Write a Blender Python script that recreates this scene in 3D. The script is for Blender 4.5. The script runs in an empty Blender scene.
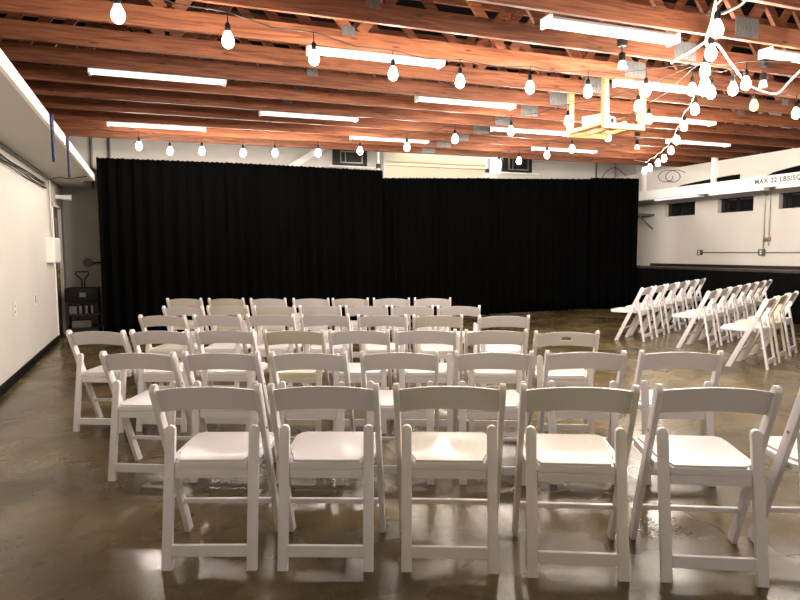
import bpy, bmesh, math, random
from mathutils import Vector, Matrix
random.seed(7)
sc = bpy.context.scene
col = sc.collection
R = math.radians

# ------------------------------------------------------------ camera, world, exposure
CAM_H = 1.33; FPX = 636.8; YAW = 21.1345; PITCH = 4.446; ROLL = .4864
cam_d = bpy.data.cameras.new('camera'); cam = bpy.data.objects.new('camera', cam_d); col.objects.link(cam)
cam_d.sensor_width = 36; cam_d.lens = FPX / 800 * 36; cam_d.clip_start = .05; cam_d.clip_end = 100
sc.camera = cam
w = bpy.data.worlds.new('world'); sc.world = w; w.use_nodes = True
w.node_tree.nodes['Background'].inputs[0].default_value = (.02, .02, .025, 1)
w.node_tree.nodes['Background'].inputs[1].default_value = .3
sc.view_settings.view_transform = 'Standard'; sc.view_settings.look = 'None'
sc.view_settings.gamma = 1; sc.view_settings.exposure = 0.5
try: sc.view_settings.use_curve_mapping = False
except Exception: pass
sc.cycles.use_denoising = True
sc.cycles.max_bounces = 7; sc.cycles.diffuse_bounces = 4; sc.cycles.glossy_bounces = 3
BULB = 330.0       # radiance of a glowing string-light bulb
TUBE = 0.5         # fluorescent tubes

# ------------------------------------------------------------ pixel -> point on a real plane of the room
_y, _p = R(YAW), R(PITCH)
FW = Vector((math.sin(_y) * math.cos(_p), math.cos(_y) * math.cos(_p), -math.sin(_p)))
RT = Vector((math.cos(_y), -math.sin(_y), 0)); DN = FW.cross(RT)
if DN.z > 0: DN = -DN
CO = Vector((0, 0, CAM_H))
_r = R(ROLL); RT, DN = RT * math.cos(_r) + DN * math.sin(_r), DN * math.cos(_r) - RT * math.sin(_r)
cam.matrix_world = Matrix(((RT.x, -DN.x, -FW.x, 0), (RT.y, -DN.y, -FW.y, 0), (RT.z, -DN.z, -FW.z, CAM_H), (0, 0, 0, 1)))
def on(px, py, ax, val):
    d = RT * ((px - 400) / FPX) + DN * ((py - 300) / FPX) + FW
    return CO + d * ((val - CO[ax]) / d[ax])

# ------------------------------------------------------------ materials
def mat(name, color, rough=.5, metal=0, spec=.5, noise=None, bump=None, emit=None, coat=0):
    m = bpy.data.materials.new(name); m.use_nodes = True
    nt = m.node_tree; b = nt.nodes['Principled BSDF']
    b.inputs['Base Color'].default_value = (*color, 1); b.inputs['Roughness'].default_value = rough
    b.inputs['Metallic'].default_value = metal; b.inputs['Specular IOR Level'].default_value = spec
    b.inputs['Coat Weight'].default_value = coat
    tc = nt.nodes.new('ShaderNodeTexCoord')
    if noise:   # (scale, dark factor, stretch xyz)
        mp = nt.nodes.new('ShaderNodeMapping'); mp.inputs['Scale'].default_value = noise[2]
        nz = nt.nodes.new('ShaderNodeTexNoise'); nz.inputs['Scale'].default_value = noise[0]; nz.inputs['Detail'].default_value = 5
        cr = nt.nodes.new('ShaderNodeValToRGB')
        cr.color_ramp.elements[0].position = .35; cr.color_ramp.elements[1].position = .65
        cr.color_ramp.elements[0].color = tuple(c * noise[1] for c in color) + (1,)
        cr.color_ramp.elements[1].color = (*color, 1)
        nt.links.new(tc.outputs['Object'], mp.inputs[0]); nt.links.new(mp.outputs[0], nz.inputs['Vector'])
        nt.links.new(nz.outputs['Fac'], cr.inputs[0]); nt.links.new(cr.outputs[0], b.inputs['Base Color'])
    if bump:
        nb = nt.nodes.new('ShaderNodeTexNoise'); nb.inputs['Scale'].default_value = bump[0]
        bp = nt.nodes.new('ShaderNodeBump'); bp.inputs['Strength'].default_value = bump[1]; bp.inputs['Distance'].default_value = .01
        nt.links.new(tc.outputs['Object'], nb.inputs['Vector']); nt.links.new(nb.outputs['Fac'], bp.inputs['Height'])
        nt.links.new(bp.outputs[0], b.inputs['Normal'])
    if emit:
        b.inputs['Emission Color'].default_value = (*emit[0], 1); b.inputs['Emission Strength'].default_value = emit[1]
    return m

def wood_mat(name, c1, c2, rough=.6):
    m = bpy.data.materials.new(name); m.use_nodes = True
    nt = m.node_tree; b = nt.nodes['Principled BSDF']; L = nt.links.new
    b.inputs['Roughness'].default_value = rough; b.inputs['Specular IOR Level'].default_value = .3
    geo = nt.nodes.new('ShaderNodeNewGeometry')
    mp = nt.nodes.new('ShaderNodeMapping'); mp.inputs['Scale'].default_value = (1.3, 5, 22)
    nz = nt.nodes.new('ShaderNodeTexNoise'); nz.inputs['Scale'].default_value = 1.6; nz.inputs['Detail'].default_value = 7; nz.inputs['Distortion'].default_value = 1.2
    cr = nt.nodes.new('ShaderNodeValToRGB')
    cr.color_ramp.elements[0].position = .32; cr.color_ramp.elements[1].position = .68
    cr.color_ramp.elements[0].color = (*c1, 1); cr.color_ramp.elements[1].color = (*c2, 1)
    L(geo.outputs['Position'], mp.inputs[0]); L(mp.outputs[0], nz.inputs['Vector']); L(nz.outputs['Fac'], cr.inputs[0])
    # knots
    mk = nt.nodes.new('ShaderNodeMapping'); mk.inputs['Scale'].default_value = (1.8, 3, 7)
    vo = nt.nodes.new('ShaderNodeTexVoronoi'); vo.inputs['Scale'].default_value = 1.7
    kr = nt.nodes.new('ShaderNodeValToRGB'); kr.color_ramp.elements[0].position = .05; kr.color_ramp.elements[1].position = .16
    kr.color_ramp.elements[0].color = (.3, .25, .22, 1); kr.color_ramp.elements[1].color = (1, 1, 1, 1)
    L(geo.outputs['Position'], mk.inputs[0]); L(mk.outputs[0], vo.inputs['Vector']); L(vo.outputs['Distance'], kr.inputs[0])
    # board-to-board tone
    oi = nt.nodes.new('ShaderNodeObjectInfo'); mr = nt.nodes.new('ShaderNodeMapRange')
    mr.inputs['To Min'].default_value = .60; mr.inputs['To Max'].default_value = 1.2
    L(oi.outputs['Random'], mr.inputs['Value'])
    mx = nt.nodes.new('ShaderNodeMixRGB'); mx.blend_type = 'MULTIPLY'; mx.inputs[0].default_value = 1
    L(cr.outputs[0], mx.inputs[1]); L(kr.outputs[0], mx.inputs[2])
    m2 = nt.nodes.new('ShaderNodeMixRGB'); m2.blend_type = 'MULTIPLY'; m2.inputs[0].default_value = 1
    L(mx.outputs[0], m2.inputs[1]); L(mr.outputs[0], m2.inputs[2]); L(m2.outputs[0], b.inputs['Base Color'])
    return m

def floor_mat():
    m = bpy.data.materials.new('stained_concrete'); m.use_nodes = True
    nt = m.node_tree; b = nt.nodes['Principled BSDF']; L = nt.links.new
    tc = nt.nodes.new('ShaderNodeNewGeometry')
    def noise(scale, det, dist=0, sc3=(1, 1, 1)):
        mp = nt.nodes.new('ShaderNodeMapping'); mp.inputs['Scale'].default_value = sc3
        n = nt.nodes.new('ShaderNodeTexNoise'); n.inputs['Scale'].default_value = scale; n.inputs['Detail'].default_value = det; n.inputs['Distortion'].default_value = dist
        L(tc.outputs['Position'], mp.inputs[0]); L(mp.outputs[0], n.inputs['Vector']); return n
    n1 = noise(1.1, 8, .2); cr = nt.nodes.new('ShaderNodeValToRGB'); e = cr.color_ramp.elements
    e[0].position = .28; e[0].color = (.036, .025, .010, 1); e[1].position = .72; e[1].color = (.170, .126, .058, 1)
    k = e.new(.5); k.color = (.092, .068, .031, 1)
    L(n1.outputs['Fac'], cr.inputs[0])
    n2 = noise(9, 10, .5); mr = nt.nodes.new('ShaderNodeMapRange'); mr.inputs['To Min'].default_value = .62; mr.inputs['To Max'].default_value = 1.38
    L(n2.outputs['Fac'], mr.inputs['Value'])
    mx = nt.nodes.new('ShaderNodeMixRGB'); mx.blend_type = 'MULTIPLY'; mx.inputs[0].default_value = 1
    L(cr.outputs[0], mx.inputs[1]); L(mr.outputs[0], mx.inputs[2])
    n5 = noise(70, 4); r5 = nt.nodes.new('ShaderNodeMapRange'); r5.inputs['From Min'].default_value = .3; r5.inputs['From Max'].default_value = .7
    r5.inputs['To Min'].default_value = .8; r5.inputs['To Max'].default_value = 1.2
    L(n5.outputs['Fac'], r5.inputs['Value'])
    m5 = nt.nodes.new('ShaderNodeMixRGB'); m5.blend_type = 'MULTIPLY'; m5.inputs[0].default_value = 1
    L(mx.outputs[0], m5.inputs[1]); L(r5.outputs[0], m5.inputs[2]); mx = m5
    # hairline cracks
    v = nt.nodes.new('ShaderNodeTexVoronoi'); v.feature = 'DISTANCE_TO_EDGE'; v.inputs['Scale'].default_value = .38
    nd = noise(2.2, 2); add = nt.nodes.new('ShaderNodeVectorMath'); add.operation = 'MULTIPLY_ADD'
    add.inputs[1].default_value = (.5, .5, .5)
    L(nd.outputs['Color'], add.inputs[0]); L(tc.outputs['Position'], add.inputs[2]); L(add.outputs[0], v.inputs['Vector'])
    cc = nt.nodes.new('ShaderNodeValToRGB'); cc.color_ramp.elements[0].position = 0; cc.color_ramp.elements[1].position = .004
    cc.color_ramp.elements[0].color = (.3, .3, .3, 1); cc.color_ramp.elements[1].color = (1, 1, 1, 1)
    L(v.outputs['Distance'], cc.inputs[0])
    m3 = nt.nodes.new('ShaderNodeMixRGB'); m3.blend_type = 'MULTIPLY'; m3.inputs[0].default_value = 1
    L(mx.outputs[0], m3.inputs[1]); L(cc.outputs[0], m3.inputs[2]); L(m3.outputs[0], b.inputs['Base Color'])
    n4 = noise(2.0, 3, .3); r4 = nt.nodes.new('ShaderNodeMapRange'); r4.inputs['From Min'].default_value = .3; r4.inputs['From Max'].default_value = .7
    r4.inputs['To Min'].default_value = .16; r4.inputs['To Max'].default_value = .36
    L(n4.outputs['Fac'], r4.inputs['Value']); L(r4.outputs[0], b.inputs['Roughness'])
    bp = nt.nodes.new('ShaderNodeBump'); bp.inputs['Strength'].default_value = .08; bp.inputs['Distance'].default_value = .01
    L(n2.outputs['Fac'], bp.inputs['Height']); L(bp.outputs[0], b.inputs['Normal'])
    b.inputs['Specular IOR Level'].default_value = .3
    return m

M = dict(
    resin_white=mat('white_resin', (.75, .725, .735), .38, noise=(3, .95, (1, 1, 1))),
    resin_cream=mat('cream_resin', (.75, .71, .65), .36, noise=(4, .93, (1, 1, 1))),
    resin_yellow=mat('aged_cream_resin', (.70, .65, .53), .38, noise=(4, .92, (1, 1, 1))),
    pad_white=mat('white_seat_pad', (.72, .685, .70), .30),
    pad_cream=mat('cream_seat_pad', (.74, .70, .63), .25, noise=(6, .93, (8, 1, 1))),
    pad_yellow=mat('aged_seat_pad', (.70, .64, .50), .3),
    bolt=mat('steel_bolt', (.35, .33, .3), .35, 1),
    floor=floor_mat(),
    wall=mat('white_painted_wall', (.66, .63, .59), .65, noise=(1.2, .94, (1, 1, .5)), bump=(30, .05)),
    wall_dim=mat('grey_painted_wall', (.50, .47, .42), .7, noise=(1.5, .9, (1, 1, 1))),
    soffit=mat('pale_grey_board', (.58, .56, .51), .6, noise=(.8, .93, (1, 1, 1))),
    fascia=mat('gloss_white_fascia', (.9, .9, .88), .35),
    wood=wood_mat('truss_timber', (.100, .030, .013), (.265, .094, .042)),
    wood_pale=wood_mat('fresh_pine', (.42, .26, .10), (.55, .38, .17)),
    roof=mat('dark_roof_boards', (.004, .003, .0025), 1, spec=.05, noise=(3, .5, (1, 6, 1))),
    plate=mat('galvanised_plate', (.22, .22, .22), .5, .5, noise=(40, .55, (3, 1, .4))),
    housing=mat('white_enamel', (.85, .86, .86), .35),
    tube=mat('fluorescent_tube', (.95, .95, .95), .3, emit=((.95, .97, 1), TUBE)),
    bulb=mat('glowing_bulb', (1, .9, .75), .2, emit=((1, .88, .76), BULB)),
    bulb_amber=mat('amber_bulb', (1, .6, .2), .2, emit=((1, .42, .07), 5.0)),
    black_plastic=mat('black_plastic', (.003, .003, .003), .5, spec=.2),
    black_metal=mat('black_metal', (.008, .008, .008), .45, .3),
    velvet=mat('black_drape_cloth', (.0018, .0019, .0020), .95, spec=.03, noise=(14, .7, (1, 1, .1))),
    skirt=mat('black_stage_cloth', (.004, .004, .0045), .95, spec=.05),
    dark_wood=mat('dark_brown_board', (.022, .009, .006), .5),
    dark_edge=mat('worn_stage_edge', (.06, .05, .045), .5, noise=(12, .4, (.4, 1, 1))),
    baseboard=mat('black_baseboard', (.004, .004, .004), .7, spec=.15),
    glass_dark=mat('dark_window_glass', (.01, .01, .012), .08),
    steel=mat('grey_steel_pipe', (.35, .33, .30), .4, .8),
    brass=mat('brass', (.45, .30, .12), .35, .9),
    door=mat('brown_door_paint', (.16, .10, .055), .5, noise=(3, .7, (4, 4, .5))),
    white_plastic=mat('white_plastic', (.85, .84, .8), .4),
    white_cable=mat('white_cable', (.85, .8, .75), .5),
    dark_cable=mat('dark_cable', (.012, .010, .009), .7),
    strap=mat('blue_strap', (.006, .014, .09), .8),
    letter=mat('dark_lettering', (.09, .08, .07), .6),
    yellow_panel=mat('cream_roller_panel', (.92, .86, .68), .45),
    lamp_face=mat('lamp_reflector', (.85, .85, .85), .25, emit=((1, .95, .9), .4)),
    grey_box=mat('grey_metal_box', (.14, .13, .11), .5, .5),
)

# ------------------------------------------------------------ mesh helpers
def finish(name, bm, m, parent=None, smooth=False, loc=None):
    bmesh.ops.recalc_face_normals(bm, faces=bm.faces)
    me = bpy.data.meshes.new(name); bm.to_mesh(me); bm.free()
    me.materials.append(m)
    if smooth:
        for p in me.polygons: p.use_smooth = True
        try: me.set_sharp_from_angle(angle=R(38))
        except Exception: pass
    o = bpy.data.objects.new(name, me); col.objects.link(o)
    if parent: o.parent = parent
    if loc: o.location = loc
    return o
def NB(): return bmesh.new()
def box(bm, a, b, bev=0, mtx=None):
    vs = [bm.verts.new((x, y, z)) for x in (a[0], b[0]) for y in (a[1], b[1]) for z in (a[2], b[2])]
    fs = [bm.faces.new([vs[i] for i in f]) for f in ((0, 1, 3, 2), (4, 6, 7, 5), (0, 4, 5, 1), (2, 3, 7, 6), (0, 2, 6, 4), (1, 5, 7, 3))]
    if mtx is not None: bmesh.ops.transform(bm, matrix=mtx, verts=vs)
    if bev:
        es = list({e for f in fs for e in f.edges})
        bmesh.ops.bevel(bm, geom=es, offset=bev, segments=2, profile=.6, affect='EDGES')
def prism(bm, pts, off, bev=0):
    """closed polygon pts (3-D, planar) extruded by the vector off"""
    v0 = [bm.verts.new(p) for p in pts]; v1 = [bm.verts.new(Vector(p) + Vector(off)) for p in pts]
    n = len(pts)
    fs = [bm.faces.new(v0), bm.faces.new(v1[::-1])]
    for i in range(n): fs.append(bm.faces.new((v0[i], v1[i], v1[(i + 1) % n], v0[(i + 1) % n])))
    if bev:
        es = list(fs[0].edges) + list(fs[1].edges)
        bmesh.ops.bevel(bm, geom=es, offset=bev, segments=2, profile=.6, affect='EDGES')
def bar(bm, p, q, wd, ht, up=(0, 0, 1), bev=0):
    p, q = Vector(p), Vector(q); d = (q - p); ln = d.length; d.normalize()
    s = d.cross(Vector(up))
    if s.length < 1e-4: s = Vector((1, 0, 0))
    s.normalize(); u = s.cross(d)
    mt = Matrix((( s.x, d.x, u.x, p.x), (s.y, d.y, u.y, p.y), (s.z, d.z, u.z, p.z), (0, 0, 0, 1)))
    box(bm, (-wd / 2, 0, -ht / 2), (wd / 2, ln, ht / 2), bev, mt)
def tube(bm, pts, r, n=8, cap=True):
    pts = [Vector(p) for p in pts]; rings = []; prev = None
    for i, p in enumerate(pts):
        d = (pts[min(i + 1, len(pts) - 1)] - pts[max(i - 1, 0)]).normalized()
        ref = Vector((0, 0, 1)) if abs(d.z) < .9 else Vector((1, 0, 0))
        if prev is not None: s = (prev - d * prev.dot(d)).normalized()
        else: s = d.cross(ref).normalized()
        prev = s; u = d.cross(s)
        rr = r[i] if isinstance(r, (list, tuple)) else r
        rings.append([bm.verts.new(p + (s * math.cos(a) + u * math.sin(a)) * rr) for a in [2 * math.pi * k / n for k in range(n)]])
    for a, b in zip(rings, rings[1:]):
        for k in range(n): bm.faces.new((a[k], a[(k + 1) % n], b[(k + 1) % n], b[k]))
    if cap: bm.faces.new(rings[0][::-1]); bm.faces.new(rings[-1])
def lathe(bm, prof, c=(0, 0, 0), n=14):
    rings = []
    for r, z in prof:
        rings.append([bm.verts.new((c[0] + r * math.cos(2 * math.pi * k / n), c[1] + r * math.sin(2 * math.pi * k / n), c[2] + z)) for k in range(n)])
    for a, b in zip(rings, rings[1:]):
        for k in range(n): bm.faces.new((a[k], a[(k + 1) % n], b[(k + 1) % n], b[k]))
    bm.faces.new(rings[0][::-1]); bm.faces.new(rings[-1])
def empty(name, loc=(0, 0, 0), rz=0):
    o = bpy.data.objects.new(name, None); col.objects.link(o); o.location = loc; o.rotation_euler = (0, 0, rz); o.empty_display_size = .1
    return o
def tag(o, label, cat, group=None):
    o['label'] = label; o['category'] = cat
    if group: o['group'] = group
    return o
def struct(o): o['kind'] = 'structure'; return o
def thing(name, label, cat, group=None, loc=(0, 0, 0), rz=0): return tag(empty(name, loc, rz), label, cat, group)
ORD = ['first', 'second', 'third', 'fourth', 'fifth', 'sixth', 'seventh', 'eighth', 'ninth', 'tenth', 'eleventh', 'twelfth', 'thirteenth', 'fourteenth', 'fifteenth']

# ============================================================ THE ROOM
XL, XR, YB, YF = -1.385, 10.9, 12.4, -4.0
SZ = 2.42          # underside of the left soffit
BZ = 3.0           # underside of the trusses
def sbox(name, a, b, m, bev=0):
    bm = NB(); box(bm, a, b, bev); return struct(finish(name, bm, m))
sbox('floor', (-3.4, YF, -.1), (XR + .2, YB + .2, 0), M['floor'])
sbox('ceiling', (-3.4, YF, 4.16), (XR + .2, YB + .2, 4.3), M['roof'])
sbox('wall_back', (-3.4, YB, 0), (XR + .2, YB + .2, 4.16), M['wall'])
sbox('wall_front', (-3.4, YF - .2, 0), (XR + .2, YF, 4.16), M['wall'])
sbox('wall_left', (XL - .15, YF, 0), (XL, 10.86, SZ), M['wall'])
sbox('wall_left_end', (XL - .15, 11.76, 0), (XL, 12.1, SZ), M['wall_dim'])
sbox('wall_left_lintel', (XL - .15, 10.86, 2.08), (XL, 11.76, SZ), M['wall_dim'])
sbox('wall_left_upper', (-3.4, YF, 0), (-3.2, YB, 4.16), M['wall_dim'])
sbox('wall_back_left', (XL - .15, 12.1, 0), (-.30, 12.2, SZ), M['wall_dim'])
sbox('baseboard_left', (XL, YF, 0), (XL + .02, 10.83, .09), M['baseboard'])
# left soffit and its bright edge
sbox('ceiling_soffit_left', (-3.2, YF, SZ), (-.81, 10.8, SZ + .07), M['soffit'])
sbox('ceiling_soffit_left_end', (-3.2, 10.8, SZ), (-.98, 12.2, SZ + .07), M['soffit'])
sbox('trim_left', (-.81, YF, SZ), (-.78, 10.78, SZ + .095), M['fascia'])
# right wall with three window openings
wins = [(10.57, 11.43), (9.14, 9.98), (7.75, 8.6)]
bm = NB(); box(bm, (XR, YF, 0), (XR + .2, YB, 2.04)); box(bm, (XR, YF, 2.33), (XR + .2, YB, 3.9))
ys = [YF] + [v for wn in sorted(wins) for v in wn] + [YB]
for i in range(0, len(ys), 2): box(bm, (XR, ys[i], 2.04), (XR + .2, ys[i + 1], 2.33))
struct(finish('wall_right', bm, M['wall']))
for i, (a, b) in enumerate(wins):
    bm = NB(); box(bm, (XR + .10, a, 2.04), (XR + .12, b, 2.33))
    g = struct(finish('window_%d' % (i + 1), bm, M['glass_dark']))
    bm = NB()
    for y in (a + .01, a + (b - a) * .5, b - .16): box(bm, (XR + .06, y, 2.04), (XR + .10, y + .018, 2.33))
    box(bm, (XR + .06, a, 2.04), (XR + .10, b, 2.055)); box(bm, (XR + .06, a, 2.315), (XR + .10, b, 2.33))
    finish('window_frame', bm, M['black_metal'], g)
# right gallery: soffit, fascia and the low wall above it
sbox('ceiling_soffit_right', (10.13, YF, 2.43), (XR, YB, 2.48), M['soffit'])
fas = sbox('trim_right', (10.08, YF, 2.385), (10.13, 12.3, 2.58), M['fascia'])
sbox('wall_right_upper', (10.16, YF, 2.48), (10.26, YB, 2.99), M['wall'])
sbox('trim_gallery_post', (10.09, 9.32, 2.58), (10.16, 9.42, 3.10), M['fascia'])
sbox('trim_gallery_post_far', (10.09, 11.22, 2.58), (10.16, 11.28, 2.98), M['fascia'])
# the stencilled load limit on the fascia
cu = bpy.data.curves.new('txt', 'FONT'); cu.body = 'MAX 22 LBS/SQ FT'; cu.size = .115; cu.extrude = .002; cu.offset = .003; cu.space_character = 1.15
to = bpy.data.objects.new('txt', cu); col.objects.link(to)
bpy.context.view_layer.update()
me = bpy.data.meshes.new_from_object(to.evaluated_get(bpy.context.evaluated_depsgraph_get()))
bpy.data.objects.remove(to)
me.materials.clear(); me.materials.append(M['letter'])
lt = bpy.data.objects.new('lettering', me); col.objects.link(lt); lt.parent = fas
lt.matrix_local = Matrix(((0, 0, -1, 10.077), (-1, 0, 0, 8.44), (0, 1, 0, 2.455), (0, 0, 0, 1)))
# long dark tapered shapes above the fascia
for i, (ya, yb, zt) in enumerate([(10.33, 8.82, 2.68), (8.27, 6.6, 2.76)]):
    bm = NB(); n = 12
    pts = [(10.135, ya + (yb - ya) * k / n, 2.59 + (zt - 2.59) * min(1, (k / n) ** .6 * 1.1)) for k in range(n + 1)]
    prism(bm, [(10.135, yb, 2.581), (10.135, ya, 2.581)] + pts[1:], (.024, 0, 0))
    tag(finish('cloth_bundle', bm, M['skirt']), ['long dark bundle on the right gallery ledge, farther one left of the post', 'long dark bundle on the right gallery ledge, nearer one above the stencilled letters'][i], 'cloth', 'dark bundles on the gallery ledge')
# black-skirted stage along the right wall
bm = NB(); n = 500; rows = [0, .12, .5, .88]; gr = []
for k in range(n + 1):
    y = YF + .05 + (YB - YF - .1) * k / n
    gr.append([bm.verts.new((10.36 - .015 - .018 * math.sin(y * 23 + 2 * math.sin(y * 3)) * (1.2 - z), y, z)) for z in rows])
for a, b in zip(gr, gr[1:]):
    for j in range(3): bm.faces.new((a[j], b[j], b[j + 1], a[j + 1]))
st = empty('stage_platform', (0, 0, 0)); tag(st, 'long low black-skirted stage platform running along the right wall', 'stage')
finish('skirt', bm, M['skirt'], st, True)
bm = NB(); box(bm, (10.33, YF + .04, .88), (XR - .02, YB - .04, .925), .004); finish('platform_top', bm, M['dark_edge'], st)
bm = NB(); box(bm, (10.42, YF + .04, 0), (XR - .02, YB - .04, .88)); finish('platform_body', bm, M['skirt'], st)
bm = NB(); box(bm, (XR - .08, YF + .02, .926), (XR - .005, 11.78, .985), .004); tag(finish('wall_board', bm, M['dark_wood']), 'dark brown board along the back of the stage, under the right wall', 'board')

# ============================================================ ROOF TRUSSES
tys = [2.02 + .638 * k for k in range(14)]      # 2.15 ... 11.1
nodes_b = [4.53 + 1.45 * k for k in range(-5, 5)]
nodes_t = [x + .725 for x in nodes_b[:-1]]
truss_parts = []
def first_truss(y):
    t = empty('roof_truss', (0, y, BZ))
    bm = NB(); box(bm, (-3.19, -.019, 0), (4.53, .019, .145), .002); a = finish('bottom_chord', bm, M['wood'], t)
    bm = NB(); box(bm, (4.532, -.019, 0), (XR - .01, .019, .145), .002); finish('bottom_chord', bm, M['wood'], t)
    bm = NB(); box(bm, (-3.19, -.019, 1.0), (XR - .01, .019, 1.1)); finish('top_chord', bm, M['wood'], t)
    for i, xb in enumerate(nodes_b):
        for xt in (xb - .725, xb + .725):
            if -3.2 < xt < XR:
                bm = NB(); bar(bm, (xb + (.05 if xt > xb else -.05), 0, .14), (xt, 0, 1.01), .036, .085, (0, 0, 1)); finish('web', bm, M['wood'], t)
    for xb in (1.57, 4.53, 7.43):
        big = abs(xb - 4.53) < .1
        wv, z0, z1 = (.125, .02, .175) if big else (.055, .10, .175)
        bm = NB()
        box(bm, (xb - wv, -.0225, z0), (xb + wv, -.019, z1)); box(bm, (xb - wv, .019, z0), (xb + wv, .0225, z1))
        for k in range(5):
            for j in range(3):
                xx = xb - wv + 2 * wv * (k + .5) / 5; zz = z0 + (z1 - z0) * (j + .5) / 3
                box(bm, (xx - .004, -.0245, zz - .014), (xx + .004, -.0225, zz + .014))
        finish('gusset_plate', bm, M['plate'], t)
    return t
def copy_tree(o, parent=None):
    c = o.copy(); col.objects.link(c); c.parent = parent
    for ch in o.children: copy_tree(ch, c)
    return c
t0 = first_truss(tys[0])
for i, y in enumerate(tys):
    t = t0 if i == 0 else copy_tree(t0)
    t.location = (0, y, BZ)
    tag(t, 'orange-brown timber roof truss with metal gusset plates, %s counted from the camera' % ORD[i], 'roof truss', 'parallel timber roof trusses')

# ============================================================ FLUORESCENT FIXTURES
def make_fixture(L=1.2):
    t = empty('fluorescent_fixture')
    bm = NB(); prism(bm, [(-L / 2, -.068, .04), (-L / 2, -.03, .075), (-L / 2, .03, .075), (-L / 2, .068, .04), (-L / 2, .036, .036), (-L / 2, 0, .05), (-L / 2, -.036, .036)], (L, 0, 0))
    finish('housing', bm, M['housing'], t)
    for s in (-1, 1):
        bm = NB(); box(bm, (s * L / 2 - .012, -.066, .0), (s * L / 2 + .012, .066, .075), .003); finish('end_cap', bm, M['housing'], t)
        bm = NB(); tube(bm, [(-L / 2 + .01, s * .038, .022), (L / 2 - .01, s * .038, .022)], .014, 10); finish('fluorescent_tube', bm, M['tube'], t, True)
    return t
fix = [((1.87, 5.33), 'over the second row, left of centre'), ((3.37, 4.12), 'upper right, the one nearest the camera'), ((0.12, 6.6), 'long left-hand one nearest the white soffit'),
       ((3.38, 6.6), 'just right of the middle of the ceiling'), ((1.87, 7.88), 'left of the middle, above the back rows'), ((0.12, 9.15), 'far left, in front of the back curtain'),
       ((3.39, 9.13), 'far one in front of the pale roller panel'), ((5.05, 7.88), 'right of the middle, behind the string bulbs'), ((6.54, 9.15), 'far one behind the pine hanging frame'),
       ((5.03, 5.33), 'behind the knot of bulbs at the cable junction'), ((6.46, 6.6), 'on the right, right of the pine hanging frame'), ((8.17, 7.88), 'far right one beside the gallery wall'),
       ((5.6, 4.12), 'at the right edge of the photo')]
f0 = make_fixture()
for i, ((x, y), lb) in enumerate(fix):
    f = f0 if i == 0 else copy_tree(f0)
    f.location = (x, y, BZ - .035)
    tag(f, 'white fluorescent ceiling fixture, ' + lb, 'ceiling light', 'fluorescent fixtures under the trusses')
for i, (y, lb) in enumerate([(10.4, 'farther'), (8.95, 'middle'), (7.5, 'nearer')]):
    f = copy_tree(f0); f.location = (10.25, y, 2.35); f.rotation_euler = (0, 0, R(90))
    tag(f, 'white strip light under the right gallery ledge, %s one of three' % lb, 'ceiling light', 'strip lights under the gallery')

# unseen strip light added above the roller door to brighten the back wall
f = make_fixture(2.4); f.location = (5.95, YB - .075, 3.48)
tag(f, 'lit strip light above the pale roller door header, behind the last truss', 'ceiling light')
lit = mat('lit_tube', (1, 1, 1), .3, emit=((1, .93, .8), 190.0))
for ch in f.children:
    if ch.name.startswith('fluorescent_tube'): ch.data.materials[0] = lit
# ============================================================ STRING LIGHTS
bulb_prof = [(.012, .045), (.014, .03), (.022, .015), (.0295, -.006), (.031, -.022), (.026, -.040), (.014, -.052), (.004, -.056)]
def bulb_mesh(m):
    bm = NB(); lathe(bm, bulb_prof[::-1], n=12); bmesh.ops.scale(bm, vec=(1.25, 1.25, 1.2), verts=bm.verts); o = finish('bulb', bm, m, None, True); me = o.data; bpy.data.objects.remove(o); return me
BM = bulb_mesh(M['bulb']); BMA = bulb_mesh(M['bulb_amber'])
bm = NB(); lathe(bm, [(.017, .04), (.019, .05), (.019, .085), (.010, .10), (.004, .105), (.004, .17)], n=10)
so = finish('socket', bm, M['black_plastic'], None, True); SM = so.data; bpy.data.objects.remove(so)
def string(label, pts, cord_m, amber=(), drop=.17, ends=()):
    """pts: world positions of bulb centres in order"""
    t = thing('string_light', label, 'string light')
    cord = [Vector(e) for e in ends[:1]]
    P = [Vector(p) for p in pts]
    for i, p in enumerate(P):
        top = p + Vector((0, 0, drop)); 
        if cord:
            q = cord[-1]; mid = (q + top) / 2; mid.z -= .02 + .02 * (q - top).length; cord.append(mid)
        cord.append(top)
        b = bpy.data.objects.new('bulb', BMA if i in amber else BM); col.objects.link(b); b.parent = t; b.location = p
        s = bpy.data.objects.new('socket', SM); col.objects.link(s); s.parent = t; s.location = p
    cord += [Vector(e) for e in ends[1:]]
    bm = NB(); tube(bm, cord, .0045, 6); finish('cord', bm, cord_m, t)
    return t
def pxs(l, z): return [on(x, y, 2, z if not isinstance(z, list) else z[i]) for i, (x, y) in enumerate(l)]
JN = on(703, 62, 2, 2.93)
s1 = pxs([(118, 12), (228, 38), (314, 56), (393, 72), (460, 80), (530, 86), (588, 90), (646, 89)], 2.76)
d = (s1[0] - s1[1])
string('string of warm bulbs running left to right, the nearest one over the chairs', s1, M['dark_cable'], ends=(s1[0] + d + Vector((0, 0, .2)), JN))
s2 = pxs([(139, 145), (170, 150), (202, 150), (243, 152), (275, 152), (318, 152), (360, 150), (407, 146), (455, 138), (511, 130), (568, 120), (638, 105)], 2.76)
string('string of bulbs hanging above the left black curtain, rising rightwards to the junction', s2, M['dark_cable'], ends=(s2[0] + Vector((-.6, .1, .22)), JN))
s3 = pxs([(499, 163), (519, 160), (547, 154), (572, 148), (608, 136), (649, 118), (692, 88)], 2.76)
string('string of bulbs rising from the right black curtain past the pine hanging frame', s3, M['dark_cable'], ends=(s3[0] + Vector((-.7, .2, .2)), JN))
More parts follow.
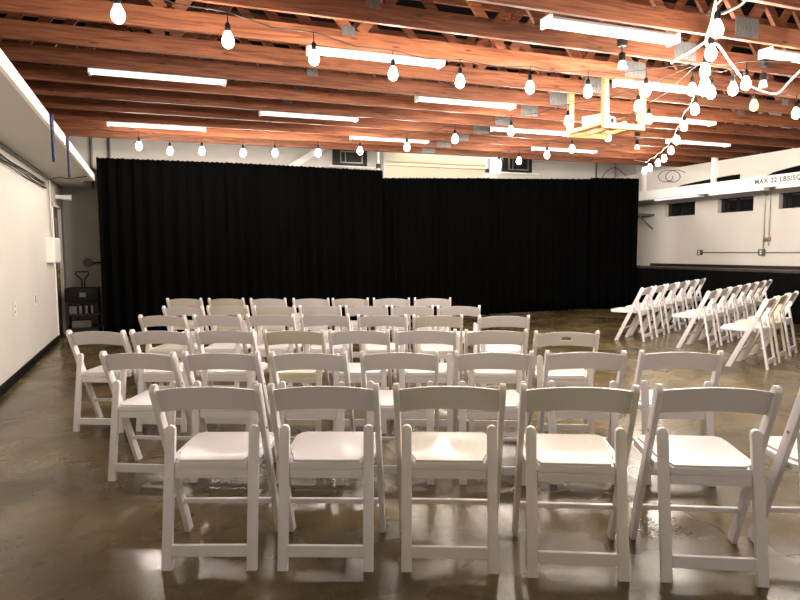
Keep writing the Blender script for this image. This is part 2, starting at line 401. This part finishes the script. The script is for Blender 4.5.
s4 = pxs([(717, 27), (711, 51), (705, 69), (705, 82), (695, 108), (684, 125), (677, 139), (671, 149.5), (664, 157.5), (658, 162), (650, 167), (644.5, 170)], 2.72)
d = s4[0] - s4[1]; s4 = [s4[0] + Vector((d.x, -.55, .05)) * k for k in (3, 2, 1)] + s4  # leading bulbs are unseen, added overhead to brighten the chairs
string('bright white-cabled string of bulbs running away along the right side to the curtain', s4, M['white_cable'], drop=.14, ends=(s4[0] + Vector((0, -.5, .15)), s4[-1] + Vector((.2, .5, .25))))
s5 = pxs([(711, 91), (733, 87.5), (754, 104), (796, 112)], 2.70)
d = s5[3] - s5[2]; s5 += [s5[3] + d, s5[3] + d * 2]  # further bulbs added out of view on the right for extra light
string('string of bulbs with one amber bulb, running to the right edge of the ceiling', s5, M['dark_cable'], amber=(2,), ends=(JN, s5[-1] + Vector((.3, 0, .3))))
s6 = pxs([(746, 82)], 2.72)
s6 += [s6[0] + Vector((.75 * k, -.55 * k, 0)) for k in (1, 2, 3)]  # bulbs after the visible one are unseen additions for more light
string('short string of bulbs leaving the junction toward the upper right corner', s6, M['dark_cable'], ends=(JN, s6[-1] + Vector((.3, -.2, .3))))
# unseen string added behind the camera to light the chair backs
s7 = [Vector((.3 + 1.9 * k, -1.6 + .08 * k, 2.76)) for k in range(4)]
string('string of bulbs crossing the hall over the near end', s7, M['dark_cable'], ends=(s7[0] + Vector((-.4, 0, .2)), s7[-1] + Vector((.4, 0, .2))))

# white extension cables by the junction
def cable(label, pts, r, m, cat='cable', name='extension_cable'):
    P = [Vector(p) for p in pts]; out = []
    for i in range(len(P) - 1):
        a, b, c, e = P[max(i - 1, 0)], P[i], P[i + 1], P[min(i + 2, len(P) - 1)]
        for k in range(5):
            u = k / 5
            out.append(.5 * ((2 * b) + (c - a) * u + (2 * a - 5 * b + 4 * c - e) * u * u + (3 * b - 3 * c + e - a) * u ** 3))
    out.append(P[-1]); bm = NB(); tube(bm, out, r, 7)
    return tag(finish(name, bm, m, None, True), label, cat)
cable('white cable looping from the bulb junction down to a plug on the right', pxs([(716, 0), (712, 20), (706, 44), (718, 45), (733, 66), (748, 84), (765, 92), (778, 93), (789, 82), (803, 68)], [2.9, 2.86, 2.84, 2.84, 2.83, 2.8, 2.78, 2.78, 2.82, 2.9]), .009, M['white_cable'])
cable('short white cable with a plug slanting down left of the bulb junction', pxs([(705, 42), (690, 52), (676, 60), (671, 63)], [2.9, 2.86, 2.84, 2.82]), .009, M['white_cable'])
cable('grey cable loop under the roof at the upper right', pxs([(695, 14), (712, 15), (728, 11), (742, 4), (748, -4)], [3.2, 3.15, 3.13, 3.16, 3.2]), .012, M['steel'])

# clamp work lamps
def clamp_lamp(label, p, tilt):
    t = thing('clamp_lamp', label, 'lamp', 'clamp lamps on the trusses', p)
    bm = NB(); lathe(bm, [(.022, .03), (.028, .035), (.028, .09), (.02, .10)], n=14); finish('lamp_body', bm, M['black_plastic'], t, True)
    bm = NB(); lathe(bm, [(.034, -.03), (.040, -.026), (.026, .03), (.02, .035)], n=16); finish('reflector', bm, M['lamp_face'], t, True)
    bm = NB(); tube(bm, [(0, 0, .10), (0, .005, .16), (.0, .0, 3.0 - p[2] + .02)], .006, 6); finish('stem', bm, M['black_metal'], t)
    bm = NB(); box(bm, (-.03, -.03, 3.0 - p[2] - .01), (.03, .03, 3.0 - p[2] + .05), .004); finish('clamp', bm, M['black_metal'], t)
    return t
for (x, y, lb) in [(763, 84, 'black clamp lamp with white reflector at the right of the bulb junction'), (622, 65, 'black clamp lamp hung under a truss right above the pine frame'), (637, 147, 'small clamp lamp hung far back near the right end of the curtain')]:
    clamp_lamp(lb, on(x, y, 2, 2.84), 0)

# pine hanging frame with projector
x0, x1, y0, y1, zb = 4.40, 4.88, 5.48, 6.06, 2.63
t = thing('projector_shelf', 'pale pine frame hanging from the trusses, holding a white projector', 'shelf')
for (x, y) in ((x0, y0), (x1, y0), (x0, y1), (x1, y1)):
    bm = NB(); box(bm, (x - .028, y - .028, zb), (x + .028, y + .028, BZ + .14), .003); finish('post', bm, M['wood_pale'], t)
for y in (y0, y1):
    bm = NB(); box(bm, (x0 - .03, y - .02, zb - .055), (x1 + .03, y + .02, zb), .003); finish('rail', bm, M['wood_pale'], t)
for x in (x0, (x0 + x1) / 2, x1):
    bm = NB(); box(bm, (x - .02, y0 - .03, zb - .02), (x + .02, y1 + .03, zb + .02), .003); finish('crossbar', bm, M['wood_pale'], t)
t = thing('projector', 'white projector sitting on the pine hanging frame under the trusses', 'projector', None, (4.58, 5.80, zb + .021), R(25))
bm = NB(); box(bm, (-.16, -.12, .01), (.16, .12, .11), .015); finish('body', bm, M['white_plastic'], t, True)
bm = NB(); tube(bm, [(.07, -.115, .06), (.07, -.15, .06)], .035, 16); finish('lens', bm, M['black_plastic'], t, True)
bm = NB()
for k in range(5): box(bm, (-.13 + k * .025, -.123, .03), (-.12 + k * .025, -.118, .09))
finish('vent', bm, M['grey_box'], t)

# ============================================================ BLACK CURTAINS
def drape(pts, seed, name='black_curtain'):
    """pts: list of (x, y, ztop) along the run"""
    rnd = random.Random(seed); P = [Vector(p) for p in pts]
    segs = [(P[i + 1] - P[i]).to_2d().length for i in range(len(P) - 1)]; tot = sum(segs)
    n = int(tot / .022); ph = rnd.uniform(0, 6); cols = []
    rows = [0, .1, .3, .6, .85, .95, 1]
    a1 = [rnd.uniform(.6, 1.3) for _ in range(64)]
    for k in range(n + 1):
        s = tot * k / n; r = s; i = 0
        while i < len(segs) - 1 and r > segs[i]: r -= segs[i]; i += 1
        u = min(1, r / segs[i]); p = P[i].lerp(P[i + 1], u); d = (P[i + 1] - P[i]).to_2d().normalized(); nn = Vector((d.y, -d.x))
        f = math.sin(s * 2 * math.pi / .19 + ph + 1.6 * math.sin(s * 2.1 + ph)) * a1[int(s / .35) % 64]
        f2 = math.sin(s * 2 * math.pi / .075 + 3 * math.sin(s * 1.3))
        c = []
        for v in rows:
            amp = .022 + .030 * (1 - v)
            o = f * amp + f2 * .008 * v
            z = .015 + (p.z - .015) * v
            if v == 1: z += .006 * f2
            c.append(bm.verts.new((p.x + nn.x * o, p.y + nn.y * o, z)))
        cols.append(c)
    for a, b in zip(cols, cols[1:]):
        for j in range(len(rows) - 1): bm.faces.new((a[j], b[j], b[j + 1], a[j + 1]))
def curtain(label, pts, seed):
    global bm
    bm = NB(); drape(pts, seed); o = finish('black_curtain', bm, M['velvet'], None, True)
    sd = o.modifiers.new('thick', 'SOLIDIFY'); sd.thickness = .004
    return tag(o, label, 'curtain', 'black curtains across the back')
def tp(px, py, Y): v = on(px, py, 1, Y); return (v.x, Y, v.z)
A0 = tp(96, 157.5, 10.86); A1 = tp(238, 163, 10.95); A2 = tp(383, 170.5, 11.05)
B0 = tp(381, 178, 11.2); B1 = tp(436, 178, 11.28); B2 = tp(490, 178, 11.36)
C0 = tp(486, 178.5, 11.52); C1 = tp(596, 179, 11.55); C2 = tp(639.5, 178.5, 11.28)
curtain('wide black curtain on the left, from the white soffit to the first pole', [A0, A1, A2], 1)
curtain('narrow black curtain panel in the middle, left of the seam under the pale panel', [B0, B1], 2)
curtain('narrow black curtain panel in the middle, right of the seam under the pale panel', [(B1[0] - .03, B1[1] + .045, B1[2]), B2], 3)
curtain('wide black curtain on the right, ending beside the white wall', [C0, C1], 4)
curtain('last black curtain panel at the far right end, next to the stage', [(C1[0] - .22, C1[1] - .09, C1[2] + .01), C2], 5)
def pole(label, x, y, h):
    t = thing('curtain_pole', label, 'pole', 'upright curtain poles', (x, y, 0))
    bm = NB(); tube(bm, [(0, 0, .01), (0, 0, h)], .022, 10); finish('pole', bm, M['housing'], t, True)
    bm = NB(); box(bm, (-.2, -.2, 0), (.2, .2, .01)); finish('base_plate', bm, M['black_metal'], t)
    bm = NB(); box(bm, (-.035, -.035, h - .30), (.035, .035, h - .22), .004); finish('hanger_bracket', bm, M['black_metal'], t)
pole('white curtain pole at the left end of the pale roller panel', B0[0] + .0, 11.34, on(380, 152, 1, 11.34).z)
pole('white curtain pole at the right end of the pale roller panel', on(487, 170, 1, 11.72).x, 11.72, on(486, 158, 1, 11.72).z)
for lb, a, b in [('crossbar carrying the wide left black curtain', A0, A2), ('crossbar carrying the middle black curtains', B0, B2), ('crossbar carrying the right black curtains', C0, C1)]:
    bm = NB(); tube(bm, [(a[0] + .02, a[1] + (.12 if 'middle' in lb else .09), a[2] - .05), (b[0], b[1] + (.16 if 'middle' in lb else .09), b[2] - .05)], .018, 8)
    tag(finish('curtain_rail', bm, M['steel'], None, True), lb, 'rail', 'curtain rails')

# ============================================================ BACK WALL DETAILS
Yw = YB - .001
def wpt(px, py, Y=12.4): return on(px, py, 1, Y)
# pale roller panel
a, b = wpt(384, 155), wpt(484, 180)
t = thing('roller_door', 'pale cream roller door header showing above the middle curtains', 'door')
zc = lambda y: on(435, y, 1, 12.35).z
H_ = [2.55, zc(168.5), zc(164.5) - .04, zc(154)]
bm = NB(); box(bm, (a.x, 12.28, H_[0]), (b.x, 12.39, H_[1]), .006); finish('door_panel', bm, M['yellow_panel'], t)
bm = NB(); box(bm, (a.x, 12.30, H_[1] + .012), (b.x, 12.39, H_[2] + .04), .006); finish('door_panel', bm, M['yellow_panel'], t)
bm = NB(); box(bm, (a.x, 12.30, H_[2] + .052), (b.x, 12.39, H_[3]), .006); finish('door_panel', bm, M['yellow_panel'], t)
bm = NB(); box(bm, (a.x, 12.26, H_[1] + .0), (b.x, 12.29, H_[1] + .02)); finish('seam_trim', bm, M['brass'], t)
for x in (a.x - .07, b.x + .02):
    bm = NB(); box(bm, (x, 12.25, 0), (x + .06, 12.39, 3.38), .004); finish('side_track', bm, M['housing'], t)
# windows/louvres at the back wall
for i, (pa, pb, lb) in enumerate([((332, 149), (366, 167.5), 'left'), ((501, 156), (530, 174), 'right')]):
    a, b = wpt(*pa), wpt(*pb)
    bm = NB(); box(bm, (a.x, 12.32, b.z), (b.x, 12.39, a.z), .004); g = struct(finish('window_%d' % (4 + i), bm, M['black_metal']))
    bm = NB(); cx = (a.x + b.x) / 2
    z0, z1, xa, xb = b.z + .06, a.z - .04, a.x + .14, b.x - .1
    for (u0, w0, u1, w1) in ((xa, z0, xb, z0 + .02), (xa, z1 - .02, xb, z1), (xa, z0, xa + .02, z1), (xb - .02, z0, xb, z1), (xa + .1, z0, xa + .115, z1)):
        box(bm, (u0, 12.30, w0), (u1, 12.32, w1))
    finish('window_frame', bm, M['steel'], g)
    bm = NB(); box(bm, (a.x - .1, 12.24, b.z - .03), (b.x + .15, 12.39, b.z), .003); finish('window_sill', bm, M['fascia'], g)
# diagonal white brace, pipes
a, b = wpt(278, 175), wpt(322, 148)
bm = NB(); bar(bm, (a.x, 12.30, a.z), (b.x, 12.30, b.z), .12, .13, (0, 1, 0), .004)
tag(finish('diagonal_brace', bm, M['fascia']), 'white diagonal brace on the back wall above the left curtain', 'brace')
for (x, lb) in [(91, 'leftmost thin pipe on the back wall near the soffit'), (109, 'second thin pipe on the back wall beside the soffit')]:
    p = wpt(x, 140); bm = NB(); tube(bm, [(p.x, 12.35, 2.0), (p.x, 12.35, 3.9)], .022, 8); tag(finish('wall_pipe', bm, M['grey_box'], None, True), lb, 'pipe', 'thin pipes on the back wall')
for (x, lb) in [(595, 'thin pipe on the back wall above the right curtain'), (614, 'pale thin pipe just left of the stage corner')]:
    p = wpt(x, 165); bm = NB(); tube(bm, [(p.x, 12.35, 2.2), (p.x, 12.35, 3.9)], .02, 8); tag(finish('wall_pipe', bm, M['grey_box'] if x == 595 else M['steel'], None, True), lb, 'pipe', 'thin pipes on the back wall')
cable('thin dark cable draped along the back wall above the right curtain', [(wpt(596, 165).x, 12.3, wpt(0, 165).z), tuple(wpt(606, 172, 12.3)), tuple(wpt(616, 168, 12.3)), tuple(wpt(628, 177, 12.3)), tuple(wpt(632, 176, 12.3))], .008, M['dark_cable'])
loops = [on(664 + 9 * math.cos(k * .8) + k * .9, 176 + 6 * math.sin(k * .8), 0, 10.13) for k in range(16)]
cable('coil of thin cable hanging on the gallery wall left of the post', loops, .006, M['dark_cable'])
# small dark shelf on the right wall near the curtain
bm = NB(); prism(bm, [(10.38, 11.75, 2.08), (XR - .005, 11.75, 2.08), (XR - .005, 12.3, 2.08), (10.38, 12.3, 2.08)], (0, 0, .05), .003)
t = finish('wall_shelf', bm, M['grey_box']); tag(t, 'small grey shelf bracketed high on the right wall beside the curtain end', 'shelf')
bm = NB(); bar(bm, (10.48, 11.79, 2.07), (XR - .01, 11.79, 1.78), .02, .03); finish('bracket', bm, M['grey_box'], t)

# ============================================================ RIGHT WALL DETAILS
t = thing('electrical_conduit', 'grey conduit run with junction boxes on the right wall below the windows', 'conduit')
bm = NB(); tube(bm, [(XR - .02, YF + .1, 1.236), (XR - .02, 10.38, 1.236)], .011, 8); finish('conduit_pipe', bm, M['steel'], t, True)
for y in (8.88, 8.77):
    bm = NB(); tube(bm, [(XR - .02, y, 1.24 if y > 8.8 else 1.36), (XR - .02, y, 2.38)], .014, 8); finish('conduit_pipe', bm, M['steel'], t, True)
for (y, z, s) in ((10.38, 1.236, .055), (8.90, 1.236, .06)):
    bm = NB(); box(bm, (XR - .055, y - s, z - s), (XR - .001, y + s, z + s), .004); bx_ = finish('junction_box', bm, M['grey_box'], t)
    for dz in (-.022, .022):
        bm = NB(); box(bm, (XR - .059, y - .02, z + dz - .012), (XR - .055, y + .02, z + dz + .012)); finish('socket_face', bm, M['white_plastic'], bx_)
bm = NB(); box(bm, (XR - .05, 8.73, 1.45), (XR - .005, 8.86, 1.52), .004); finish('valve', bm, M['brass'], t)

# ============================================================ LEFT SIDE DETAILS
# door in the left wall near the corner
bm = NB(); box(bm, (XL - .08, 10.88, .01), (XL - .035, 11.74, 2.06), .004); g = struct(finish('door_1', bm, M['door']))
bm = NB(); box(bm, (XL - .033, 11.18, 1.1), (XL - .03, 11.55, 1.9)); finish('door_glass', bm, M['glass_dark'], g)
bm = NB(); box(bm, (XL - .034, 10.95, .88), (XL - .024, 11.01, 1.16), .004); tube(bm, [(XL - .03, 10.98, 1.08), (XL + .045, 10.98, 1.08), (XL + .05, 11.10, 1.08)], .012, 8)
tube(bm, [(XL - .03, 10.98, .93), (XL + .03, 10.98, .96), (XL + .03, 10.98, 1.02)], .010, 8); finish('door_handle', bm, M['brass'], g)
bm = NB(); box(bm, (XL - .15, 10.86, 0), (XL + .012, 10.895, 2.08)); box(bm, (XL - .15, 11.725, 0), (XL + .012, 11.76, 2.08)); box(bm, (XL - .15, 10.86, 2.045), (XL + .012, 11.76, 2.08))
struct(finish('trim_door', bm, M['white_plastic']))
# electrical panel box
t = thing('breaker_box', 'white electrical box mounted high on the left wall near the door', 'electrical box')
bm = NB(); box(bm, (XL + .001, 10.05, 1.20), (XL + .10, 10.72, 1.555), .008); finish('box_body', bm, M['white_plastic'], t)
bm = NB(); box(bm, (XL + .10, 10.08, 1.22), (XL + .108, 10.69, 1.535), .004); finish('box_door', bm, M['white_plastic'], t)
bm = NB(); tube(bm, [(XL + .03, 10.5, 1.555), (XL + .03, 10.5, 2.41)], .014, 8); finish('conduit_pipe', bm, M['steel'], t, True)
# outlets
for i, ((px_, py_), lb) in enumerate([((34.5, 299.5), 'white wall outlet with dark slot on the left wall, right of the other'), ((14, 309), 'white wall outlet on the left wall, the one closer to the camera')]):
    p = on(px_, py_, 0, XL); t = thing('wall_outlet', lb, 'outlet', 'outlets on the left wall', (XL, p.y, p.z))
    bm = NB(); box(bm, (.0005, -.065, -.07), (.012, .065, .07), .004); finish('plate', bm, M['white_plastic'], t)
    bm = NB()
    for dz in ((-.03, .03) if i else (0,)): box(bm, (.012, -.018, dz - (.012 if i else .05)), (.015, .018, dz + (.012 if i else .05)))
    finish('socket_face', bm, M['steel'] if i else M['black_plastic'], t)
# cables bundled along the top of the left wall
for i, (z, r, lb) in enumerate([(2.31, .008, 'topmost'), (2.28, .006, 'second'), (2.255, .006, 'third'), (2.235, .005, 'lowest')]):
    pts = [(XL + .02 + .008 * math.sin(y * 3 + i), y, z + .006 * math.sin(y * 1.3 + i * 2)) for y in [YF + .2 + k * .5 for k in range(29)]]
    cable('%s dark cable of the bundle along the top of the left wall' % lb, pts, r, M['dark_cable'], 'cable', 'wall_cable')
cable('thin cable crossing the underside of the left soffit near its end', [(XL + .05, 10.5, 2.40), (-1.2, 10.3, 2.405), (-1.05, 10.15, 2.38), (-.95, 10.2, 2.405), (-.83, 10.1, 2.41)], .007, M['dark_cable'])
bm = NB(); box(bm, (XL + .001, YF + .1, 2.405), (XL + .03, 12.0, 2.419)); tag(finish('ceiling_conduit', bm, M['steel']), 'grey strip in the corner between left wall and soffit', 'trim strip')
# blue straps
for (x, yt, yb, lb) in [(51.5, 126, 159.5, 'left'), (67.5, 145, 175, 'right')]:
    p = on(x, yt, 0, -.77); q = on(x, yb, 0, -.77); yy = p.y
    bm = NB(); box(bm, (-.775, yy - .035, q.z + .01), (-.77, yy + .03, 2.52)); box(bm, (-.762, yy - .03, q.z), (-.757, yy + .045, 2.52)); box(bm, (-.777, yy - .03, q.z - .004), (-.755, yy + .03, q.z + .006))
    tag(finish('hanging_strap', bm, M['strap']), 'dark blue strap hanging from the white soffit edge, %s one of the pair' % lb, 'strap', 'blue straps on the soffit edge')
# small lamp on the partition
t = thing('wall_lamp', 'small white wall lamp above the door under the left soffit', 'lamp', None, (XL, 11.3, 2.21))
bm = NB(); box(bm, (.001, -.05, -.03), (.05, .05, .03), .004); finish('lamp_base', bm, M['white_plastic'], t)
bm = NB(); tube(bm, [(.04, 0, .0), (.22, 0, -.01)], [.03, .05], 12); finish('lamp_shade', bm, M['white_plastic'], t, True)
# valve on partition
t = thing('pipe_valve', 'dark round pipe valve on the grey partition beside the curtain', 'valve', None, (-1.035, 12.09, 1.17))
bm = NB(); tube(bm, [(0, 0, 0), (0, -.05, 0)], .075, 16); finish('valve_body', bm, M['door'], t, True)
bm = NB(); tube(bm, [(0, -.03, 0), (.4, -.03, -.01)], .014, 8); finish('pipe', bm, M['dark_cable'], t, True)
# black cart with a hand-truck handle
t = thing('equipment_cart', 'black equipment cart with looped handle in the corner left of the curtain', 'cart', None, (-1.07, 11.4, 0))
bm = NB(); box(bm, (-.24, -.25, .55), (.24, .25, .78), .02); finish('equipment_case', bm, M['black_plastic'], t, True)
bm = NB(); box(bm, (-.03, -.256, .64), (.06, -.25, .71)); finish('paper_tag', bm, M['grey_box'], t)
for (x, y) in ((-.22, -.22), (.22, -.22), (-.22, .22), (.22, .22)):
    bm = NB(); tube(bm, [(x, y, .09), (x, y, .56)], .016, 8); finish('leg', bm, M['black_metal'], t, True)
    bm = NB(); tube(bm, [(x - .018, y, .045), (x + .018, y, .045)], .044, 14); finish('wheel', bm, M['black_plastic'], t, True)
for z in (.12, .34):
    bm = NB(); box(bm, (-.24, -.24, z), (.24, .24, z + .03), .004); finish('shelf', bm, M['black_metal'], t)
for i, x in enumerate((-.13, -.03, .06, .14)):
    bm = NB(); box(bm, (x - (.06 if i == 0 else .022), -.2, .371), (x + (.05 if i == 0 else .018), .1, .50), .006); finish('supply_box', bm, M['grey_box'], t)
bm = NB(); box(bm, (-.16, -.2, .151), (.12, .1, .26), .006); finish('supply_box', bm, M['grey_box'], t)
bm = NB(); tube(bm, [(-.02, .1, .78), (-.02, .1, .90), (-.11, .1, 1.0), (-.10, .1, 1.03), (.08, .1, 1.03), (.09, .1, 1.0), (.02, .1, .90), (.02, .1, .78)], .012, 8); finish('handle', bm, M['black_metal'], t, True)

# ============================================================ FOLDING CHAIRS
HT = .775
def chair_parts(frame_m, pad_m, slot=False, slats=False):
    root = empty('folding_chair')
    W = .2275
    dv = Vector((.37, -HT)).normalized(); nv = Vector((-dv.y, dv.x))   # in (y, z)
    hw = .026
    tip = Vector((0.008, HT - .022))
    def at_z(z, s):
        p = tip + nv * hw * s; k = (z - p.y) / dv.y; return p + dv * k
    for s in (-1, 1):
        xo = s * W - (0 if s < 0 else .024)
        pts = [at_z(0, 1), at_z(0, -1)]
        a0 = math.atan2(-nv.y, -nv.x)
        arc = [tip + Vector((math.cos(a0 - math.pi * k / 8), math.sin(a0 - math.pi * k / 8))) * hw for k in range(9)]
        poly = pts + arc
        bm = NB(); prism(bm, [(xo, p.x, p.y) for p in poly], (.024, 0, 0), .005)
        fr = finish('front_leg', bm, frame_m, root, True)
        # rear leg
        xa, xb = (s * .156, s * .199) if s > 0 else (s * .199, s * .156)
        xi, xo2 = s * .156, s * .199
        prof = [(xi, 0), (xo2, 0), (xo2, .565)]
        for k in range(1, 8):
            a = math.pi * k / 8; prof.append(((xi + xo2) / 2 + (xo2 - xi) / 2 * math.cos(a), .565 + .022 * math.sin(a)))
        prof.append((xi, .565))
        def yz(z): return -.034 + .105 * (z / .6)
        bm = NB()
        v0 = [(x, yz(z), z) for x, z in prof]
        prism(bm, v0, (0, .026, 0), .005)
        finish('rear_leg', bm, frame_m, root, True)
        bm = NB(); tube(bm, [(s * .2275, at_z(.57, 0).x, .57), (s * .2305, at_z(.57, 0).x, .57)], .007, 10); finish('bolt', bm, M['bolt'], fr)
    # backrest, curved board between the uprights, in the plane of the uprights
    nx, nz = 26, 8; th = .014; bm = NB()
    def bp(u, v, side):
        x = u * (W - .02)
        arch = .020 * (1 - u * u)
        zt = .751 + arch; zb_ = .650 + arch * .9
        z = zb_ + (zt - zb_) * v
        y = (HT - z) * .37 / HT - .016 * (1 - u * u) + (side - .5) * th
        return (x, y, z)
    hole = set()
    if slot: hole = {(i, j) for i in range(11, 15) for j in (3, 4)}
    for side in (0, 1):
        pass
    V = {}
    for sd_ in (0, 1):
        for i in range(nx + 1):
            for j in range(nz + 1): V[sd_, i, j] = bm.verts.new(bp(-1 + 2 * i / nx, j / nz, sd_))
    cells = [(i, j) for i in range(nx) for j in range(nz) if (i, j) not in hole]
    cs = set(cells)
    for (i, j) in cells:
        for sd_ in (0, 1):
            bm.faces.new([V[sd_, i, j], V[sd_, i + 1, j], V[sd_, i + 1, j + 1], V[sd_, i, j + 1]])
        for (di, dj, e) in ((-1, 0, ((i, j), (i, j + 1))), (1, 0, ((i + 1, j), (i + 1, j + 1))), (0, -1, ((i, j), (i + 1, j))), (0, 1, ((i, j + 1), (i + 1, j + 1)))):
            if (i + di, j + dj) not in cs:
                (a, b), (c, d_) = e; bm.faces.new([V[0, a, b], V[0, c, d_], V[1, c, d_], V[1, a, b]])
    loose = [v for v in bm.verts if not v.link_faces]
    bmesh.ops.delete(bm, geom=loose, context='VERTS')
    finish('backrest', bm, frame_m, root, True)
    # seat frame with rounded front corners, narrower between the rear legs
    def outline(off):
        o = [(-.151 + off, .045 + off), (-.151 + off, .098), (-.199 + off, .108 + off * .6), (-.199 + off, .43)]
        for k in range(1, 6):
            a = math.pi - (math.pi / 2) * k / 6; o.append((-.155 + (.044 - off) * math.cos(a), .43 + (.046 - off) * math.sin(a)))
        o.append((-.155, .476 - off)); o.append((.155, .476 - off))
        for k in range(1, 6):
            a = math.pi / 2 - (math.pi / 2) * k / 6; o.append((.155 + (.044 - off) * math.cos(a), .43 + (.046 - off) * math.sin(a)))
        o += [(.199 - off, .43), (.199 - off, .108 + off * .6), (.151 - off, .098), (.151 - off, .045 + off)]
        return o
    def sz(y, z): return z + (y - .05) * .004
    bm = NB(); prism(bm, [(x, y, sz(y, .405)) for x, y in outline(0)], (0, 0, .030), .004); finish('seat', bm, frame_m, root, True)
    bm = NB(); prism(bm, [(-.140, .052, .4352), (-.150, .12, .4352), (-.172, .16, .4352)] + [(x, y, sz(y, .4351)) for x, y in outline(.016)[3:-3]] + [(.172, .16, .4352), (.150, .12, .4352), (.140, .052, .4352)], (0, 0, .010), .004); finish('seat_pad', bm, pad_m, root, True)
    if slats:
        pass
    # apron below the seat, rear rail, front stretcher
    bm = NB(); box(bm, (-.154, .042, .368), (.154, .058, .4045), .003); finish('apron', bm, frame_m, root)
    bm = NB(); box(bm, (-.157, -.022, .055), (.157, -.004, .105), .003); finish('rear_rail', bm, frame_m, root)
    bm = NB(); box(bm, (-W + .02, .276, .163), (W - .02, .298, .186), .006); finish('stretcher', bm, frame_m, root, True)
    return root
protos = {
    'w': chair_parts(M['resin_white'], M['pad_white']),
    'c': chair_parts(M['resin_cream'], M['pad_cream']),
    'y': chair_parts(M['resin_yellow'], M['pad_yellow']),
    's': chair_parts(M['resin_cream'], M['pad_cream'], slot=True),
}
used = set()
def put_chair(x, y, heading, kind, label, group, size=1.0):
    """heading: degrees clockwise from the +Y axis that the sitter faces"""
    if kind in used: o = copy_tree(protos[kind])
    else: o = protos[kind]; used.add(kind)
    o.location = (x, y, 0); o.rotation_euler = (0, 0, R(-heading)); o.scale = (size,) * 3
    return tag(o, label, 'chair', group)
TONE = {'w': 'white', 'c': 'slightly creamy white', 'y': 'aged yellowish cream', 's': 'creamy'}
rows = [
    ('in the nearest row', [(153.8, 256.6), (272, 374), (396.5, 502), (524, 635), (657.5, 778.5), (805, 927)], [386.6, 386, 386, 386.9, 387.4, 388.2], [.5, 2, 3.5, 5.5, 6.5, 3], 'wwccww'),
    ('in the second row', [(102, 171.8), (184.5, 256.5), (270.7, 345), (361.8, 436.4), (454.6, 533.2), (544.2, 627.5), (638, 725)], [353, 353, 353.2, 352.6, 352.6, 352, 352], [6, 4, 5, 3.5, 3, 4, 6], 'wwwwwww'),
    ('in the third row', [(65.5, 125), (131.5, 186), (194.4, 253.8), (264.2, 322.3), (330, 387.4), (394.9, 456.3), (465, 527), (534.9, 599)], [331.3, 330.8, 330.2, 330.8, 330.6, 330.4, 330.6, 332], [6, 6, 5, 3, 3, 3, 3, 4], 'wwwywwcs'),
    ('in the fourth row', [(139.6, 183.8), (193.3, 239.3), (246.5, 293.4), (299.7, 349.5), (357.9, 406), (413.7, 461.8), (478.9, 529.2)], [315.6, 315.2, 314.9, 315, 315.3, 315.7, 316], [7, 5, 4, 3, 3, 3, 3], 'cwwwwcw'),
    ('in the fifth row', [(161.7, 203.4), (207.7, 246.5), (253.7, 294), (298.8, 340.8), (346.3, 386.2), (392.3, 432.1), (438.5, 478.9)], [306.6, 306.2, 306.1, 306, 306.1, 306.1, 306.2], [5, 4, 3, 3, 3, 3, 3], 'wccwwww'),
    ('in the back row by the curtain', [(166, 201.7), (208.6, 243), (250.2, 285.3), (293.4, 327.9), (333.3, 367), (373.8, 408.8), (415, 450)], [298.7, 298.7, 298.7, 298.7, 298.6, 298.5, 298.4], [4, 3, 3, 3, 3, 3, 3], 'cywwcww'),
]
for (rn, xs, ysr, hd, kinds) in rows:
    n = len(xs)
    for i, ((xa, xb), yy) in enumerate(zip(xs, ysr)):
        size = (1.008, 1.01, 1.01, 1.017, 1.022, 1.02)[i] if rn == 'in the nearest row' else .98
        p = on((xa + xb) / 2, yy, 2, (HT - .006) * size)
        k = kinds[i]
        if k == 's': lb = 'creamy folding chair with a slotted backrest at the right end of the third row'
        elif i == 0: lb = '%s folding chair at the left end, %s' % (TONE[k], rn)
        elif i == n - 1: lb = '%s folding chair at the right end, %s' % (TONE[k], rn)
        else: lb = '%s folding chair, %s from the left %s' % (TONE[k], ORD[i], rn)
        put_chair(p.x, p.y, YAW + hd[i], k, lb, 'folding chairs in the main block', size)
for rn, r0, ang, pitch, n, kinds in [('farthest row', (6.64, 7.26), 30, .60, 6, 'wwwwww'), ('middle row', (6.86, 6.30), 28, .55, 7, 'wwwwwcw'), ('nearest row', (6.35, 5.05), 27, .58, 3, 'wyw')]:
    for i in range(n):
        x = r0[0] + i * pitch * math.cos(R(ang)); y = r0[1] + i * pitch * math.sin(R(ang))
        pos = 'left end' if i == 0 else 'right end' if i == n - 1 else None
        lb = ('%s folding chair turned leftward, at the %s of the right-hand block\'s %s' % (TONE[kinds[i]].split()[-1] if kinds[i] != 'y' else 'cream', pos, rn)) if pos else \
             ('%s folding chair turned leftward, %s from the left in the right-hand block\'s %s' % ('cream' if kinds[i] == 'y' else 'white', ORD[i], rn))
        put_chair(x, y, -ang, kinds[i], lb, 'folding chairs in the right-hand block')
